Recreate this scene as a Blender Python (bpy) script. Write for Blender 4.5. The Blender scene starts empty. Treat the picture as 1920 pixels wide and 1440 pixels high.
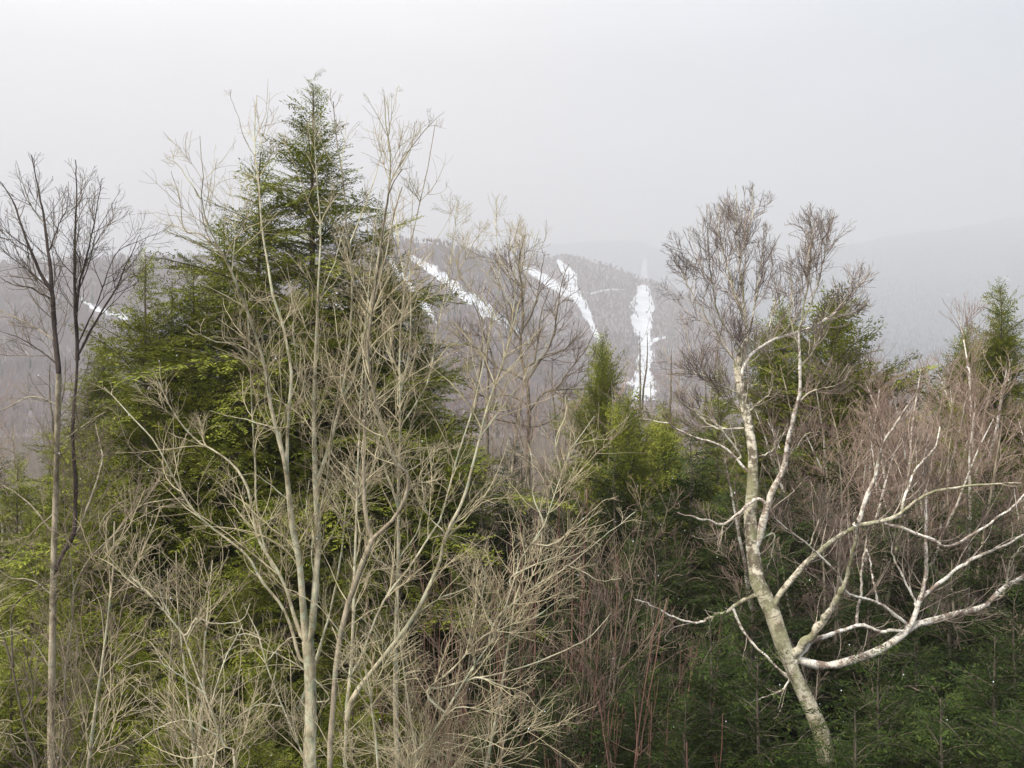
import bpy, math
import numpy as np
from mathutils import Vector

# ------------------------------------------------------------------ basics
scene = bpy.context.scene
COL = scene.collection
FP = 1866.7          # focal length of the photograph in its own 1920-wide pixels
CAMZ = 11.0
RNG = np.random.default_rng(7)


def P(px, py, Y):
    """A pixel of the photograph at the depth Y (m) -> a point of the place."""
    return np.array([(px - 960.0) / FP * Y, Y, CAMZ + (720.0 - py) / FP * Y])


def ground_z(x, y):
    """Wooded bank under the viewer that drops to the valley floor."""
    x = np.asarray(x, float); y = np.asarray(y, float)
    t = np.clip((y - 26.0) / 110.0, 0, 1)
    z = -12.0 * t * t * (3 - 2 * t)
    return z + 0.25 * np.sin(x * 0.31 + 1.3) * np.cos(y * 0.27) + 0.12 * np.sin(x * 0.9 + y * 0.7)


# ------------------------------------------------------------------ mesh helpers
def mesh_from(name, V, F, mats, uv=None, mat_idx=None, smooth=True):
    """V (n,3), F (m,4 or 3) numpy -> mesh datablock."""
    me = bpy.data.meshes.new(name)
    V = np.ascontiguousarray(V, np.float32)
    F = np.ascontiguousarray(F, np.int32)
    m, k = F.shape
    me.vertices.add(len(V)); me.vertices.foreach_set('co', V.ravel())
    me.loops.add(m * k); me.loops.foreach_set('vertex_index', F.ravel())
    me.polygons.add(m)
    me.polygons.foreach_set('loop_start', np.arange(0, m * k, k, dtype=np.int32))
    try:
        me.polygons.foreach_set('loop_total', np.full(m, k, np.int32))
    except Exception:
        pass
    for mt in mats:
        me.materials.append(mt)
    if mat_idx is not None:
        me.polygons.foreach_set('material_index', np.ascontiguousarray(mat_idx, np.int32))
    me.polygons.foreach_set('use_smooth', np.full(m, smooth, bool))
    if uv is not None:
        l = me.uv_layers.new(name='UVMap')
        l.data.foreach_set('uv', np.ascontiguousarray(uv, np.float32).ravel())
    me.update(calc_edges=True)
    me.validate()
    return me


def obj(name, me, parent=None, loc=(0, 0, 0)):
    o = bpy.data.objects.new(name, me)
    COL.objects.link(o)
    if parent is not None:
        o.parent = parent
    o.location = loc
    return o


def thing(name, label, cat, loc, group=None):
    o = bpy.data.objects.new(name, None)
    o.empty_display_size = 0.3
    COL.objects.link(o)
    o.location = loc
    o['label'] = label; o['category'] = cat
    if group: o['group'] = group
    return o


def dup(root, loc, rotz=0.0, scale=(1, 1, 1), label=None, group=None, tilt=(0, 0)):
    r = root.copy(); COL.objects.link(r)
    r.location = loc; r.rotation_euler = (tilt[0], tilt[1], rotz); r.scale = scale
    if label: r['label'] = label
    if group: r['group'] = group
    elif 'group' in r: del r['group']
    for ch in list(root.children):
        c = ch.copy(); COL.objects.link(c); c.parent = r
        for g in list(ch.children):
            d = g.copy(); COL.objects.link(d); d.parent = c
    return r


def unit(a):
    return a / np.maximum(np.linalg.norm(a, axis=-1, keepdims=True), 1e-9)


def tubes(pts, rad, S, vscale=1.0):
    """pts (N,K,3), rad (N,K) -> V, F, UV for N tubes with S sides."""
    N, K, _ = pts.shape
    T = unit(np.gradient(pts, axis=1))
    mean = unit(pts[:, -1] - pts[:, 0])
    ax = np.argmin(np.abs(mean), axis=1)
    ref = np.zeros((N, 3)); ref[np.arange(N), ax] = 1
    A = unit(np.cross(T, ref[:, None, :])); B = np.cross(T, A)
    ang = np.arange(S) / S * 2 * np.pi
    V = pts[:, :, None, :] + rad[:, :, None, None] * (np.cos(ang)[None, None, :, None] * A[:, :, None, :] + np.sin(ang)[None, None, :, None] * B[:, :, None, :])
    idx = np.arange(N * K * S).reshape(N, K, S)
    a = idx[:, :-1, :]; b = idx[:, 1:, :]
    F = np.stack([a, np.roll(a, -1, 2), np.roll(b, -1, 2), b], -1).reshape(-1, 4)
    seg = np.linalg.norm(np.diff(pts, axis=1), axis=2)
    L = np.concatenate([np.zeros((N, 1)), np.cumsum(seg, 1)], 1) * vscale
    u0 = np.broadcast_to((np.arange(S) / S)[None, None, :], (N, K - 1, S)); u1 = u0 + 1.0 / S
    v0 = np.broadcast_to(L[:, :-1, None], (N, K - 1, S)); v1 = np.broadcast_to(L[:, 1:, None], (N, K - 1, S))
    UV = np.stack([np.stack([u0, v0], -1), np.stack([u1, v0], -1), np.stack([u1, v1], -1), np.stack([u0, v1], -1)], 3).reshape(-1, 4, 2)
    return V.reshape(-1, 3), F, UV


def join(parts):
    Vs, Fs, Us = [], [], []; n = 0
    for V, F, U in parts:
        Vs.append(V); Fs.append(F + n); Us.append(U); n += len(V)
    return np.concatenate(Vs), np.concatenate(Fs), np.concatenate(Us)


def resample(p, K):
    """Smooth (Catmull-Rom) resampling of a polyline to K points, even in arc length."""
    p = np.asarray(p, float)
    if len(p) == 2:
        t = np.linspace(0, 1, K)[:, None]
        return p[0] * (1 - t) + p[1] * t
    q = np.vstack([2 * p[0] - p[1], p, 2 * p[-1] - p[-2]])
    out = []
    for i in range(1, len(q) - 2):
        t = np.linspace(0, 1, 12, endpoint=False)[:, None]
        a, b, c, d = q[i - 1], q[i], q[i + 1], q[i + 2]
        out.append(0.5 * ((2 * b) + (-a + c) * t + (2 * a - 5 * b + 4 * c - d) * t ** 2 + (-a + 3 * b - 3 * c + d) * t ** 3))
    out = np.vstack(out + [q[-2][None]])
    s = np.concatenate([[0], np.cumsum(np.linalg.norm(np.diff(out, axis=0), axis=1))])
    g = np.linspace(0, s[-1], K)
    return np.stack([np.interp(g, s, out[:, k]) for k in range(p.shape[1])], 1)


def grow(pts, rad, rng, dens, t0, ang, ln, up, wig, K, rr, opp=False, rbase=0.003, big=0.05, bigf=0.25, tpow=1.15, fit=0.75, tip=0.0018, bend=0.0, wt=None):
    """Side branches of every polyline; returns (N,K,3), (N,K)."""
    N, K0, _ = pts.shape
    seg = np.linalg.norm(np.diff(pts, axis=1), axis=2); L = seg.sum(1)
    if wt is not None: L = L * wt
    n = rng.poisson(np.maximum(L * (1 - t0) * dens * (0.5 if opp else 1), 0.0))
    n = np.maximum(n, 1) if len(n) < 400 else n
    if wt is not None: L = L / wt
    pi = np.repeat(np.arange(N), n)
    t = t0 + (0.985 - t0) * rng.random(len(pi)) ** tpow
    az = rng.random(len(pi)) * 2 * np.pi
    if opp:
        pi = np.concatenate([pi, pi]); t = np.concatenate([t, np.minimum(t + 0.002, 0.99)]); az = np.concatenate([az, az + np.pi])
    f = t * (K0 - 1); i = np.minimum(f.astype(int), K0 - 2); w = (f - i)[:, None]
    p0 = pts[pi, i] * (1 - w) + pts[pi, i + 1] * w
    T = unit(pts[pi, i + 1] - pts[pi, i])
    r = rad[pi, i] * (1 - w[:, 0]) + rad[pi, i + 1] * w[:, 0]
    keep = rng.random(len(pi)) < np.where(r > big, bigf, 1.0)
    pi, t, az, p0, T, r = pi[keep], t[keep], az[keep], p0[keep], T[keep], r[keep]
    M = len(pi)
    if M == 0:
        return np.zeros((0, K, 3)), np.zeros((0, K))
    ref = np.where(np.abs(T[:, 2:3]) < 0.9, np.array([[0, 0, 1.0]]), np.array([[1.0, 0, 0]]))
    U = unit(np.cross(T, ref)); W = np.cross(T, U)
    a = np.radians(rng.uniform(ang[0], ang[1], M))[:, None]
    d = np.cos(a) * T + np.sin(a) * (np.cos(az)[:, None] * U + np.sin(az)[:, None] * W)
    length = rng.uniform(ln[0], ln[1], M) * rng.uniform(0.6, 1.0, M)
    length = np.minimum(length, fit * L[pi] * (1.06 - t))
    length = np.maximum(length, 0.06)
    r0 = np.minimum(0.7 * r, rbase + rr * length)
    step = (length / (K - 1))[:, None]
    out = np.empty((M, K, 3)); out[:, 0] = p0
    up = np.asarray(up, float)
    kick = rng.normal(0, 1, (M, 3)) * bend
    for k in range(1, K):
        out[:, k] = out[:, k - 1] + d * step
        d = unit(d + rng.normal(0, wig, (M, 3)) + kick / K + np.array([0, 0, 1.0]) * up)
    tt = np.linspace(0, 1, K)[None, :]
    R = r0[:, None] * (1 - tt) + np.minimum(tip, r0)[:, None] * tt
    return out, R


# ------------------------------------------------------------------ materials
def new_mat(name):
    m = bpy.data.materials.new(name); m.use_nodes = True
    nt = m.node_tree; nt.nodes.clear()
    o = nt.nodes.new('ShaderNodeOutputMaterial'); b = nt.nodes.new('ShaderNodeBsdfPrincipled')
    nt.links.new(b.outputs[0], o.inputs[0])
    b.inputs['Roughness'].default_value = 0.85
    b.inputs['Specular IOR Level'].default_value = 0.2
    return m, nt, b


def nd(nt, t, **kw):
    n = nt.nodes.new(t)
    for k, v in kw.items():
        setattr(n, k, v)
    return n


def noise(nt, vec, scale, detail=4, rough=0.6, sc3=(1, 1, 1)):
    mp = nd(nt, 'ShaderNodeMapping'); mp.inputs['Scale'].default_value = sc3
    nt.links.new(vec, mp.inputs['Vector'])
    n = nd(nt, 'ShaderNodeTexNoise'); n.inputs['Scale'].default_value = scale
    n.inputs['Detail'].default_value = detail; n.inputs['Roughness'].default_value = rough
    nt.links.new(mp.outputs[0], n.inputs['Vector'])
    return n.outputs['Fac']


def ramp(nt, fac, stops):
    r = nd(nt, 'ShaderNodeValToRGB'); e = r.color_ramp.elements
    while len(e) > 1: e.remove(e[-1])
    e[0].position = stops[0][0]; e[0].color = (*stops[0][1], 1)
    for p, c in stops[1:]:
        x = e.new(p); x.color = (*c, 1)
    nt.links.new(fac, r.inputs[0])
    return r.outputs[0]


def mix(nt, fac, a, b, mode='MIX'):
    m = nd(nt, 'ShaderNodeMix', data_type='RGBA', blend_type=mode)
    for s, v in ((0, fac), (6, a), (7, b)):
        if isinstance(v, (int, float)): m.inputs[s].default_value = v
        elif isinstance(v, tuple): m.inputs[s].default_value = (*v, 1)
        else: nt.links.new(v, m.inputs[s])
    return m.outputs[2]


def objco(nt):
    return nd(nt, 'ShaderNodeTexCoord').outputs['Object']


def bark(name, lo, mid, hi, lichen=None, lich_amt=0.5, bump=0.9):
    m, nt, b = new_mat(name)
    oc = objco(nt)
    n1 = noise(nt, oc, 16, 6, 0.75, (1, 1, 0.3)); n2 = noise(nt, oc, 3.2, 5, 0.7)
    c = ramp(nt, n1, [(0.38, lo), (0.5, mid), (0.60, hi)])
    if lichen:
        n3 = noise(nt, oc, 5.5, 6, 0.75)
        f = ramp(nt, n3, [(0.62 - 0.14 * lich_amt, (0, 0, 0)), (0.70 - 0.14 * lich_amt, (1, 1, 1))])
        c = mix(nt, f, c, lichen)
    c = mix(nt, ramp(nt, n2, [(0.3, (0.75, 0.75, 0.75)), (0.7, (1.1, 1.08, 1.05))]), (0, 0, 0), c, 'MIX') if False else c
    c = mix(nt, 0.5, c, ramp(nt, n2, [(0.4, lo), (0.6, hi)]))
    nt.links.new(c, b.inputs['Base Color'])
    bp = nd(nt, 'ShaderNodeBump'); bp.inputs['Strength'].default_value = bump; bp.inputs['Distance'].default_value = 0.02
    nt.links.new(n1, bp.inputs['Height']); nt.links.new(bp.outputs[0], b.inputs['Normal'])
    return m


def birch_bark(name, base, pale, dark, moss, moss_at=0.55):
    m, nt, b = new_mat(name)
    uv = nd(nt, 'ShaderNodeTexCoord').outputs['UV']; oc = objco(nt)
    band = noise(nt, uv, 1.0, 4, 0.7, (2.5, 26, 1))
    n2 = noise(nt, oc, 4.5, 6, 0.75); n3 = noise(nt, oc, 1.4, 4, 0.6)
    c = ramp(nt, n3, [(0.35, base), (0.6, pale)])
    lent = ramp(nt, band, [(0.40, (1, 1, 1)), (0.47, (0, 0, 0))])
    lf = nd(nt, 'ShaderNodeMath', operation='MULTIPLY'); lf.inputs[1].default_value = 0.8
    nt.links.new(lent, lf.inputs[0]); c = mix(nt, lf.outputs[0], c, dark)
    grime = ramp(nt, noise(nt, oc, 9.0, 6, 0.8), [(0.36, (0.50, 0.46, 0.40)), (0.58, (1, 1, 1))])
    c = mix(nt, 1.0, c, grime, 'MULTIPLY')
    plates = ramp(nt, n2, [(0.43, (1, 1, 1)), (0.50, (0, 0, 0))])
    c = mix(nt, plates, c, dark)
    ms = ramp(nt, noise(nt, oc, 2.2, 6, 0.75), [(moss_at, (0, 0, 0)), (moss_at + 0.12, (0.85, 0.85, 0.85))])
    c = mix(nt, ms, c, moss)
    nt.links.new(c, b.inputs['Base Color'])
    bp = nd(nt, 'ShaderNodeBump'); bp.inputs['Strength'].default_value = 0.6; bp.inputs['Distance'].default_value = 0.02
    nt.links.new(n2, bp.inputs['Height']); nt.links.new(bp.outputs[0], b.inputs['Normal'])
    return m


def plain(name, a, bcol, scale=3.0, rough=0.85, detail=3):
    m, nt, b = new_mat(name)
    c = ramp(nt, noise(nt, objco(nt), scale, detail), [(0.35, a), (0.65, bcol)])
    nt.links.new(c, b.inputs['Base Color'])
    b.inputs['Roughness'].default_value = rough
    return m


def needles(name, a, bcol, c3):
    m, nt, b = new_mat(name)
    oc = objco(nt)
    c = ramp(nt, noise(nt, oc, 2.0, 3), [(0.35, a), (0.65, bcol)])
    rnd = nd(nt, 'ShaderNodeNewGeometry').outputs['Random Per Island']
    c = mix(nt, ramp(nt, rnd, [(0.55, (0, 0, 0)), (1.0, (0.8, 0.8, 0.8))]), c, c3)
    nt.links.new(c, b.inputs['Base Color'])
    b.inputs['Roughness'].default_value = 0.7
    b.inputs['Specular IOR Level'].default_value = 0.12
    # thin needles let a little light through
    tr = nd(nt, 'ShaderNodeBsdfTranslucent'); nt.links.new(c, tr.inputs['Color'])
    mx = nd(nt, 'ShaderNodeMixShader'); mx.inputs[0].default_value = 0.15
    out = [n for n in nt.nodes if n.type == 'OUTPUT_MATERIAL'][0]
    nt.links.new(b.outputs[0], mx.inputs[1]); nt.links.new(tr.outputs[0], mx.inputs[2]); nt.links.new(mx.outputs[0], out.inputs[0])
    return m


M = {}
M['maple'] = bark('maple_bark', (0.10, 0.085, 0.05), (0.34, 0.295, 0.195), (0.56, 0.50, 0.36), (0.38, 0.44, 0.32), 0.9)
M['maple_twig'] = plain('maple_twig', (0.25, 0.215, 0.13), (0.52, 0.455, 0.30), 2)
M['maple_fine'] = plain('maple_fine_twig', (0.17, 0.135, 0.085), (0.43, 0.365, 0.245), 1.2)
M['darkbark'] = bark('dark_bark', (0.06, 0.05, 0.035), (0.12, 0.10, 0.07), (0.20, 0.17, 0.12), (0.25, 0.27, 0.20), 0.2)
M['blackbark'] = bark('black_bark', (0.025, 0.018, 0.016), (0.05, 0.036, 0.032), (0.09, 0.07, 0.06))
M['darktwig'] = plain('dark_twig', (0.10, 0.075, 0.06), (0.20, 0.155, 0.12), 5)
M['cherry'] = bark('cherry_bark', (0.10, 0.08, 0.055), (0.28, 0.235, 0.165), (0.46, 0.40, 0.295), (0.30, 0.33, 0.24), 0.5)
M['cherry_twig'] = plain('cherry_twig', (0.05, 0.038, 0.032), (0.27, 0.22, 0.155), 0.6)
M['birch'] = birch_bark('birch_bark', (0.42, 0.38, 0.28), (0.62, 0.58, 0.48), (0.12, 0.10, 0.07), (0.20, 0.20, 0.11), 0.47)
M['birch_pale'] = birch_bark('pale_birch_bark', (0.60, 0.55, 0.47), (0.78, 0.75, 0.69), (0.20, 0.15, 0.12), (0.34, 0.34, 0.24))
M['birch_twig'] = plain('birch_twig', (0.07, 0.05, 0.045), (0.20, 0.155, 0.125), 1.0)
M['birch_branch'] = plain('birch_branch', (0.16, 0.12, 0.10), (0.44, 0.38, 0.31), 1.5)
M['pink_twig'] = plain('thicket_twig', (0.19, 0.13, 0.105), (0.37, 0.28, 0.22), 1.2)
M['brown_twig'] = plain('brown_twig', (0.12, 0.085, 0.065), (0.30, 0.225, 0.17), 1.2)
M['red_twig'] = plain('red_twig', (0.13, 0.06, 0.05), (0.25, 0.145, 0.11), 2)
M['grey_twig'] = plain('grey_twig', (0.20, 0.175, 0.14), (0.40, 0.36, 0.29), 2)
M['needle_a'] = needles('hemlock_needles', (0.080, 0.103, 0.011), (0.172, 0.192, 0.022), (0.30, 0.305, 0.05))
M['needle_shade'] = needles('shaded_hemlock_needles', (0.011, 0.022, 0.004), (0.028, 0.046, 0.008), (0.070, 0.095, 0.018))  # hemlock needles with the understory shade painted into their colour
M['needle_c'] = needles('cedar_needles', (0.12, 0.14, 0.016), (0.21, 0.22, 0.032), (0.30, 0.30, 0.06))
M['conifer_bark'] = bark('conifer_bark', (0.05, 0.04, 0.03), (0.10, 0.08, 0.06), (0.17, 0.14, 0.11))
M['snow'] = plain('snow', (0.45, 0.47, 0.51), (0.64, 0.66, 0.69), 0.035, 0.7, 7)


# ------------------------------------------------------------------ traced bare trees
def parse(line):
    head, body = line.split(':')
    w = [float(x) for x in head.split()]
    pts = np.array([[float(c) for c in q.split(',')] for q in body.split()])
    return w[0], w[1], pts


def bare_tree(name, label, cat, Y, lines, bark_m, twig_m, levels, seed, depth=0.45, pale=None, group=None, dens=1.0, pale_lines=(), ws=0.6, wob=1.0, bigf=0.25, fine_m=None, low_w=1.0):
    """lines: 'w0 w1: x,y x,y ...' in photo pixels; the first is the trunk. Each keeps its own depth."""
    rng = np.random.default_rng(seed)
    done = []                          # (px pts, Ys)
    P3, R3 = [], []
    base = None
    for li, ln in enumerate(lines):
        w0, w1, px = parse(ln)
        w0 *= ws if li == 0 else ws * 0.92; w1 *= ws if li == 0 else ws * 0.75
        K = 26
        if li > 0 and px[0][1] < 1395:
            near = min(((np.linalg.norm(qq - px[0], axis=1).min(), k) for k, (qq, _) in enumerate(done)))
            if near[0] < 75:             # spring from the heart of the limb that carries it
                qq = done[near[1]][0]; j = np.linalg.norm(qq - px[0], axis=1).argmin(); j = max(j - (1 if near[0] > 6 else 0), 0)
                if np.linalg.norm(qq[j] - px[0]) > 3: px = np.vstack([qq[j], px])
        q = resample(px, K)
        jit = np.cumsum(rng.normal(0, 1.0, (K, 2)), 0); jit -= np.linspace(0, 1, K)[:, None] * jit[-1]
        q = q + jit * (0.35 + 0.05 * min(w1, 10)) * (wob if li else 1.0) + rng.normal(0, 0.5 * (wob if li else 1.0), (K, 2)) * np.linspace(0, 1, K)[:, None]
        s = np.concatenate([[0], np.cumsum(np.linalg.norm(np.diff(q, axis=0), axis=1))]); ltot = s[-1]
        if li == 0:
            Ys0 = Y
        else:
            best = None
            for (qq, yy) in done:
                dd = np.linalg.norm(qq - q[0], axis=1); j = dd.argmin()
                if best is None or dd[j] < best[0]: best = (dd[j], yy[j], qq[j])
            Ys0 = best[1] if best[0] < 60 else Y + rng.uniform(-0.4, 0.4)
        lm = ltot / FP * Y
        end = rng.uniform(-1, 1) * depth * lm * (0.35 if li == 0 else 1.0)
        u = s / ltot
        Yl = Ys0 + end * (0.35 * u + 0.65 * u ** 2) + 0.02 * lm * np.sin(u * 9 + rng.uniform(0, 6)) * u
        done.append((q, Yl))
        pts = np.array([P(a, b, y) for (a, b), y in zip(q, Yl)])
        r = 0.5 * (w1 + (w0 - w1) * (1 - u) ** (1.0 if (w0 < 10 or w0 > 45) else 1.25)) / FP * Y
        if px[0][1] >= 1395:           # runs on below the picture down to the ground
            b0 = pts[0]; g = b0.copy()
            dirx = (pts[0] - pts[3]); dirx = dirx / max(abs(dirx[2]), 0.2)
            if li == 0:
                g[:2] = b0[:2] + np.clip(dirx[:2], -0.12, 0.12) * (b0[2])
                g[2] = float(ground_z(g[0], g[1])) - 0.25
                base = np.array([g[0], g[1], g[2] + 0.25])
            else:
                g[:2] = base[:2] + rng.uniform(-0.12, 0.12, 2); g[2] = base[2] - 0.2
            ext = np.stack([g + (b0 - g) * k for k in (0, .05, .3, .65)])
            ext[1:, :2] += (b0[:2] - g[:2]) * np.array([[0.05], [0.15], [0.1]])
            pts = np.vstack([ext, pts]); r = np.concatenate([r[0] * np.array([1.7, 1.35, 1.12, 1.05]), r])
            pts = resample(pts, 30); rr_s = np.linspace(0, 1, 30); r = np.interp(rr_s, np.linspace(0, 1, len(r)), r)
        else:
            pts = resample(pts, 30); r = np.interp(np.linspace(0, 1, 30), np.linspace(0, 1, len(r)), r)
        # knobbly growth
        r = r * (1 + 0.05 * np.sin(np.linspace(0, 25, 30) + rng.uniform(0, 6)) + rng.normal(0, 0.03 if ws != 0.66 else 0.07, 30))
        P3.append(pts); R3.append(np.maximum(r, 0.0022))
    P3 = np.array(P3); R3 = np.array(R3)
    if base is None:
        base = np.array([P3[0][0][0], P3[0][0][1], float(ground_z(P3[0][0][0], P3[0][0][1]))])
    root = thing(name, label, cat, tuple(base), group)
    off = base[None, None, :]
    trunk = None
    for li in range(len(lines)):
        S = 12 if R3[li].max() > 0.06 else 8
        V, F, UV = tubes(P3[li:li + 1] - off, R3[li:li + 1], S)
        mat = pale if (pale is not None and li in pale_lines) else bark_m
        me = mesh_from('trunk' if li == 0 else 'limb', V, F, [mat], UV)
        obj('trunk' if li == 0 else 'limb', me, root)
    # fine growth
    parents = [(P3, R3)]
    parts = []
    for lv in levels:
        lv = dict(lv); src = lv.pop('src', [-1]); S = lv.pop('S', 4)
        lv['dens'] *= dens; lv['bigf'] = bigf
        if low_w != 1.0 and src == [-1] and len(parents) == 1: lv['wt'] = np.where(P3[:, 0, 2] < CAMZ - 0.9, low_w, 1.25); lv['wt'][0] = 1.0
        newp = []
        for sidx in src:
            pp, rr = parents[sidx]
            if len(pp): newp.append(grow(pp, rr, rng, **lv))
        pts = np.concatenate([a for a, _ in newp]); rad = np.concatenate([b for _, b in newp])
        parents.append((pts, rad))
        if len(pts): parts.append(tubes(pts - off, rad, S))
    V, F, UV = join(parts)
    mi = np.concatenate([np.full(len(p[1]), 0 if k == 0 else 1) for k, p in enumerate(parts)])
    obj('crown', mesh_from('crown', V, F, [twig_m, fine_m or twig_m], UV, mi), root)
    return root


def LV(d1, l1, d2, l2, d3, l3, up=0.05, ang=(30, 60), wig=0.08, opp=True, t0=0.12, rr=0.0042, rb=0.0025, tip=0.0017, d4=0, l4=(0.1, .2), bend=0.6):
    lv = [dict(dens=d1, t0=t0, ang=ang, ln=l1, up=up, wig=wig, K=9, rr=rr, opp=opp, rbase=rb, S=5, tip=tip, bend=bend),
          dict(dens=d2, t0=0.15, ang=(26, 54), ln=l2, up=up * 1.2, wig=wig * 1.2, K=7, rr=rr, opp=opp, rbase=rb * 0.9, S=4, tip=tip, bend=bend, fit=0.8),
          dict(dens=d3, t0=0.15, ang=(24, 50), ln=l3, up=up, wig=wig, K=5, rr=rr, opp=opp, rbase=rb * 0.8, S=3, tip=tip, bend=bend, src=[-1, 1], fit=0.8)]
    if d4:
        lv.append(dict(dens=d4, t0=0.15, ang=(25, 55), ln=l4, up=up, wig=wig, K=4, rr=rr, opp=opp, rbase=rb * 0.7, S=3, tip=tip, src=[-1, 2], fit=0.8))
    return lv


MAPLE = LV(4.8, (0.4, 1.6), 7.0, (0.2, 0.8), 6.0, (0.12, 0.45), up=0.10, opp=True, bend=0.9, wig=0.10, ang=(24, 48))
CHERRY = LV(4.0, (0.5, 1.5), 6.0, (0.2, 0.7), 6, (0.1, 0.35), up=0.08, opp=False, ang=(25, 50))
BIRCH = LV(7.5, (0.4, 1.4), 10, (0.2, 0.8), 10, (0.12, 0.45), up=0.16, opp=False, ang=(18, 45), wig=0.10, d4=2, l4=(0.08, .25), rb=0.0030, rr=0.0055, tip=0.002, bend=0.8)

# left dark-topped cherry at the edge
bare_tree('cherry_tree', 'tall bare tree with black forked top at the left edge, above a pale trunk', 'tree', 12.0, [
    '34 12: 97,1440 95,1320 95,1220 97,1120 102,1020 105,920 106,820 111,745 110,700',
    '15 3: 110,700 102,600 98,550 75,510 50,450 25,380 0,340',
    '13 3: 103,610 97,545 92,485 85,430 78,380 66,325 58,290',
    '15 9: 115,1040 140,990 142,900 137,820 142,735 145,675',
    '12 3: 145,675 143,620 140,575 141,500 142,425 144,360 142,300',
    '8 2: 142,600 150,525 160,490 170,450 182,395 192,335',
    '8 2: 146,665 170,620 200,565 222,530 235,500 250,470 262,440',
    '5 1: 148,640 180,570 215,480 255,455 300,435 322,420',
    '9 5: 115,1420 120,1330 125,1245 133,1190 138,1145 140,1090 130,1040 124,1000',
    '7 4: 120,1030 150,985 165,945 180,900 192,860 186,825 180,795',
    '6 3: 138,1110 150,1075 170,1045 215,1000 245,965 270,945 310,938 345,937',
    '7 3: 125,1440 155,1385 185,1330 198,1300 206,1280 215,1230 225,1150 250,1070 275,1015 292,985 300,950',
    '5 2: 105,640 60,610 20,590 -15,575', '5 2: 104,680 50,640 0,620', '5 2: 108,760 60,745 10,765 -20,770',
    '6 2: 100,1000 70,960 40,930 0,905', '5 2: 100,1120 60,1090 20,1085 -10,1060', '5 2: 97,1260 60,1200 20,1180',
    '5 2: 95,560 60,540 30,535 0,520', '4 1: 140,560 165,500 180,440 205,390 225,355',
    '4 1: 92,470 110,420 125,385 128,340', '4 1: 60,470 20,440 -10,400', '4 1: 85,420 60,390 45,350 30,300',
    '5 2: 107,840 135,815 170,790 200,772', '5 2: 104,960 60,1000 30,1040 10,1060',
], M['cherry'], M['cherry_twig'], CHERRY, 11, ws=0.72, dens=1.5, bigf=0.9, pale=M['blackbark'], pale_lines=(1, 2, 3, 4, 5, 6, 7, 13, 18, 19, 20, 21))

bare_tree('dark_sapling', 'dark leaning sapling stem at the bottom left corner beside the pale trunk', 'tree', 9.5, [
    '12 5: 66,1440 45,1360 30,1280 15,1220 0,1175 -20,1130',
    '6 3: 24,1255 22,1195 22,1150 45,1115 75,1100 110,1080',
    '5 2: 40,1340 62,1300 60,1270 50,1230 40,1190',
    '5 2: 62,1430 30,1400 0,1360 -20,1350',
], M['darkbark'], M['cherry_twig'], CHERRY, 12, ws=0.8)

# main many-stemmed maple
bare_tree('maple_tree', 'bare pale-barked tree with two tall stems rising in front of the tallest hemlock', 'tree', 11.0, [
    '46 40: 581,1440 582,1320 580,1250 577,1200',
    '27 2: 575,1205 567,1120 560,1045 550,1000 542,930 535,870 520,810 506,750 500,700 484,640 462,580 434,507 403,450 384,404 376,372 381,335 377,290 375,255',
    '27 2: 580,1210 590,1120 597,1020 595,960 590,870 589,770 590,700 595,550 600,450 597,370 592,300 590,240',
    '13 4: 600,885 620,820 640,745 662,700 690,590 706,507 719,429 731,335 731,272 724,241 722,200 720,180',
    '13 4: 538,880 540,780 545,700 530,620 512,560 503,507 490,419 484,341 478,294 478,247 481,179',
    '12 4: 565,1240 545,1170 525,1130 495,1095 465,1045 430,1015 400,992 365,960 325,895 287,825 240,775 195,725',
    '14 4: 565,1195 535,1100 510,1055 480,1000 465,920 440,875 410,850 360,820 320,765 285,690',
    '8 3: 517,1075 495,1020 480,935 478,860 470,720 465,600 455,520',
    '5 1: 376,372 353,335 335,310 306,291', '6 2: 415,475 378,440 347,432 337,372 320,322',
    '4 1: 478,294 456,254 445,215 431,179', '4 1: 479,290 487,279 500,235 506,172',
    '9 3: 640,745 655,640 659,507 650,420 641,319 637,297 629,245 625,190',
    '4 1: 641,319 648,255 651,215', '4 1: 642,322 619,300 597,254 583,215',
    '4 1: 728,255 737,205 746,165', '6 2: 731,347 750,310 775,272 812,229 834,210',
    '6 2: 659,447 687,379 706,322 722,260', '9 3: 596,1000 607,930 614,880 622,800 640,700 655,640',
    '6 2: 592,1100 585,1040 586,1000 575,960 580,900', '5 2: 600,560 625,500 640,450 655,400',
    '5 2: 520,810 470,790 430,780 395,770', '5 2: 498,690 450,650 400,640 350,610', '5 2: 545,940 500,905 470,890 430,900',
    '6 2: 597,440 610,400 640,360 660,335', '4 1: 384,404 395,340 405,270', '4 1: 434,507 440,440 436,380 420,330',
    '4 1: 484,341 462,320 440,300', '5 2: 590,770 560,700 552,620 548,540', '4 1: 480,990 520,960 540,920',
    '6 2: 618,1310 590,1275 560,1250 500,1220 450,1210 410,1235',
], M['maple'], M['maple_twig'], MAPLE, fine_m=M['maple_fine'], seed=21)

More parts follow.
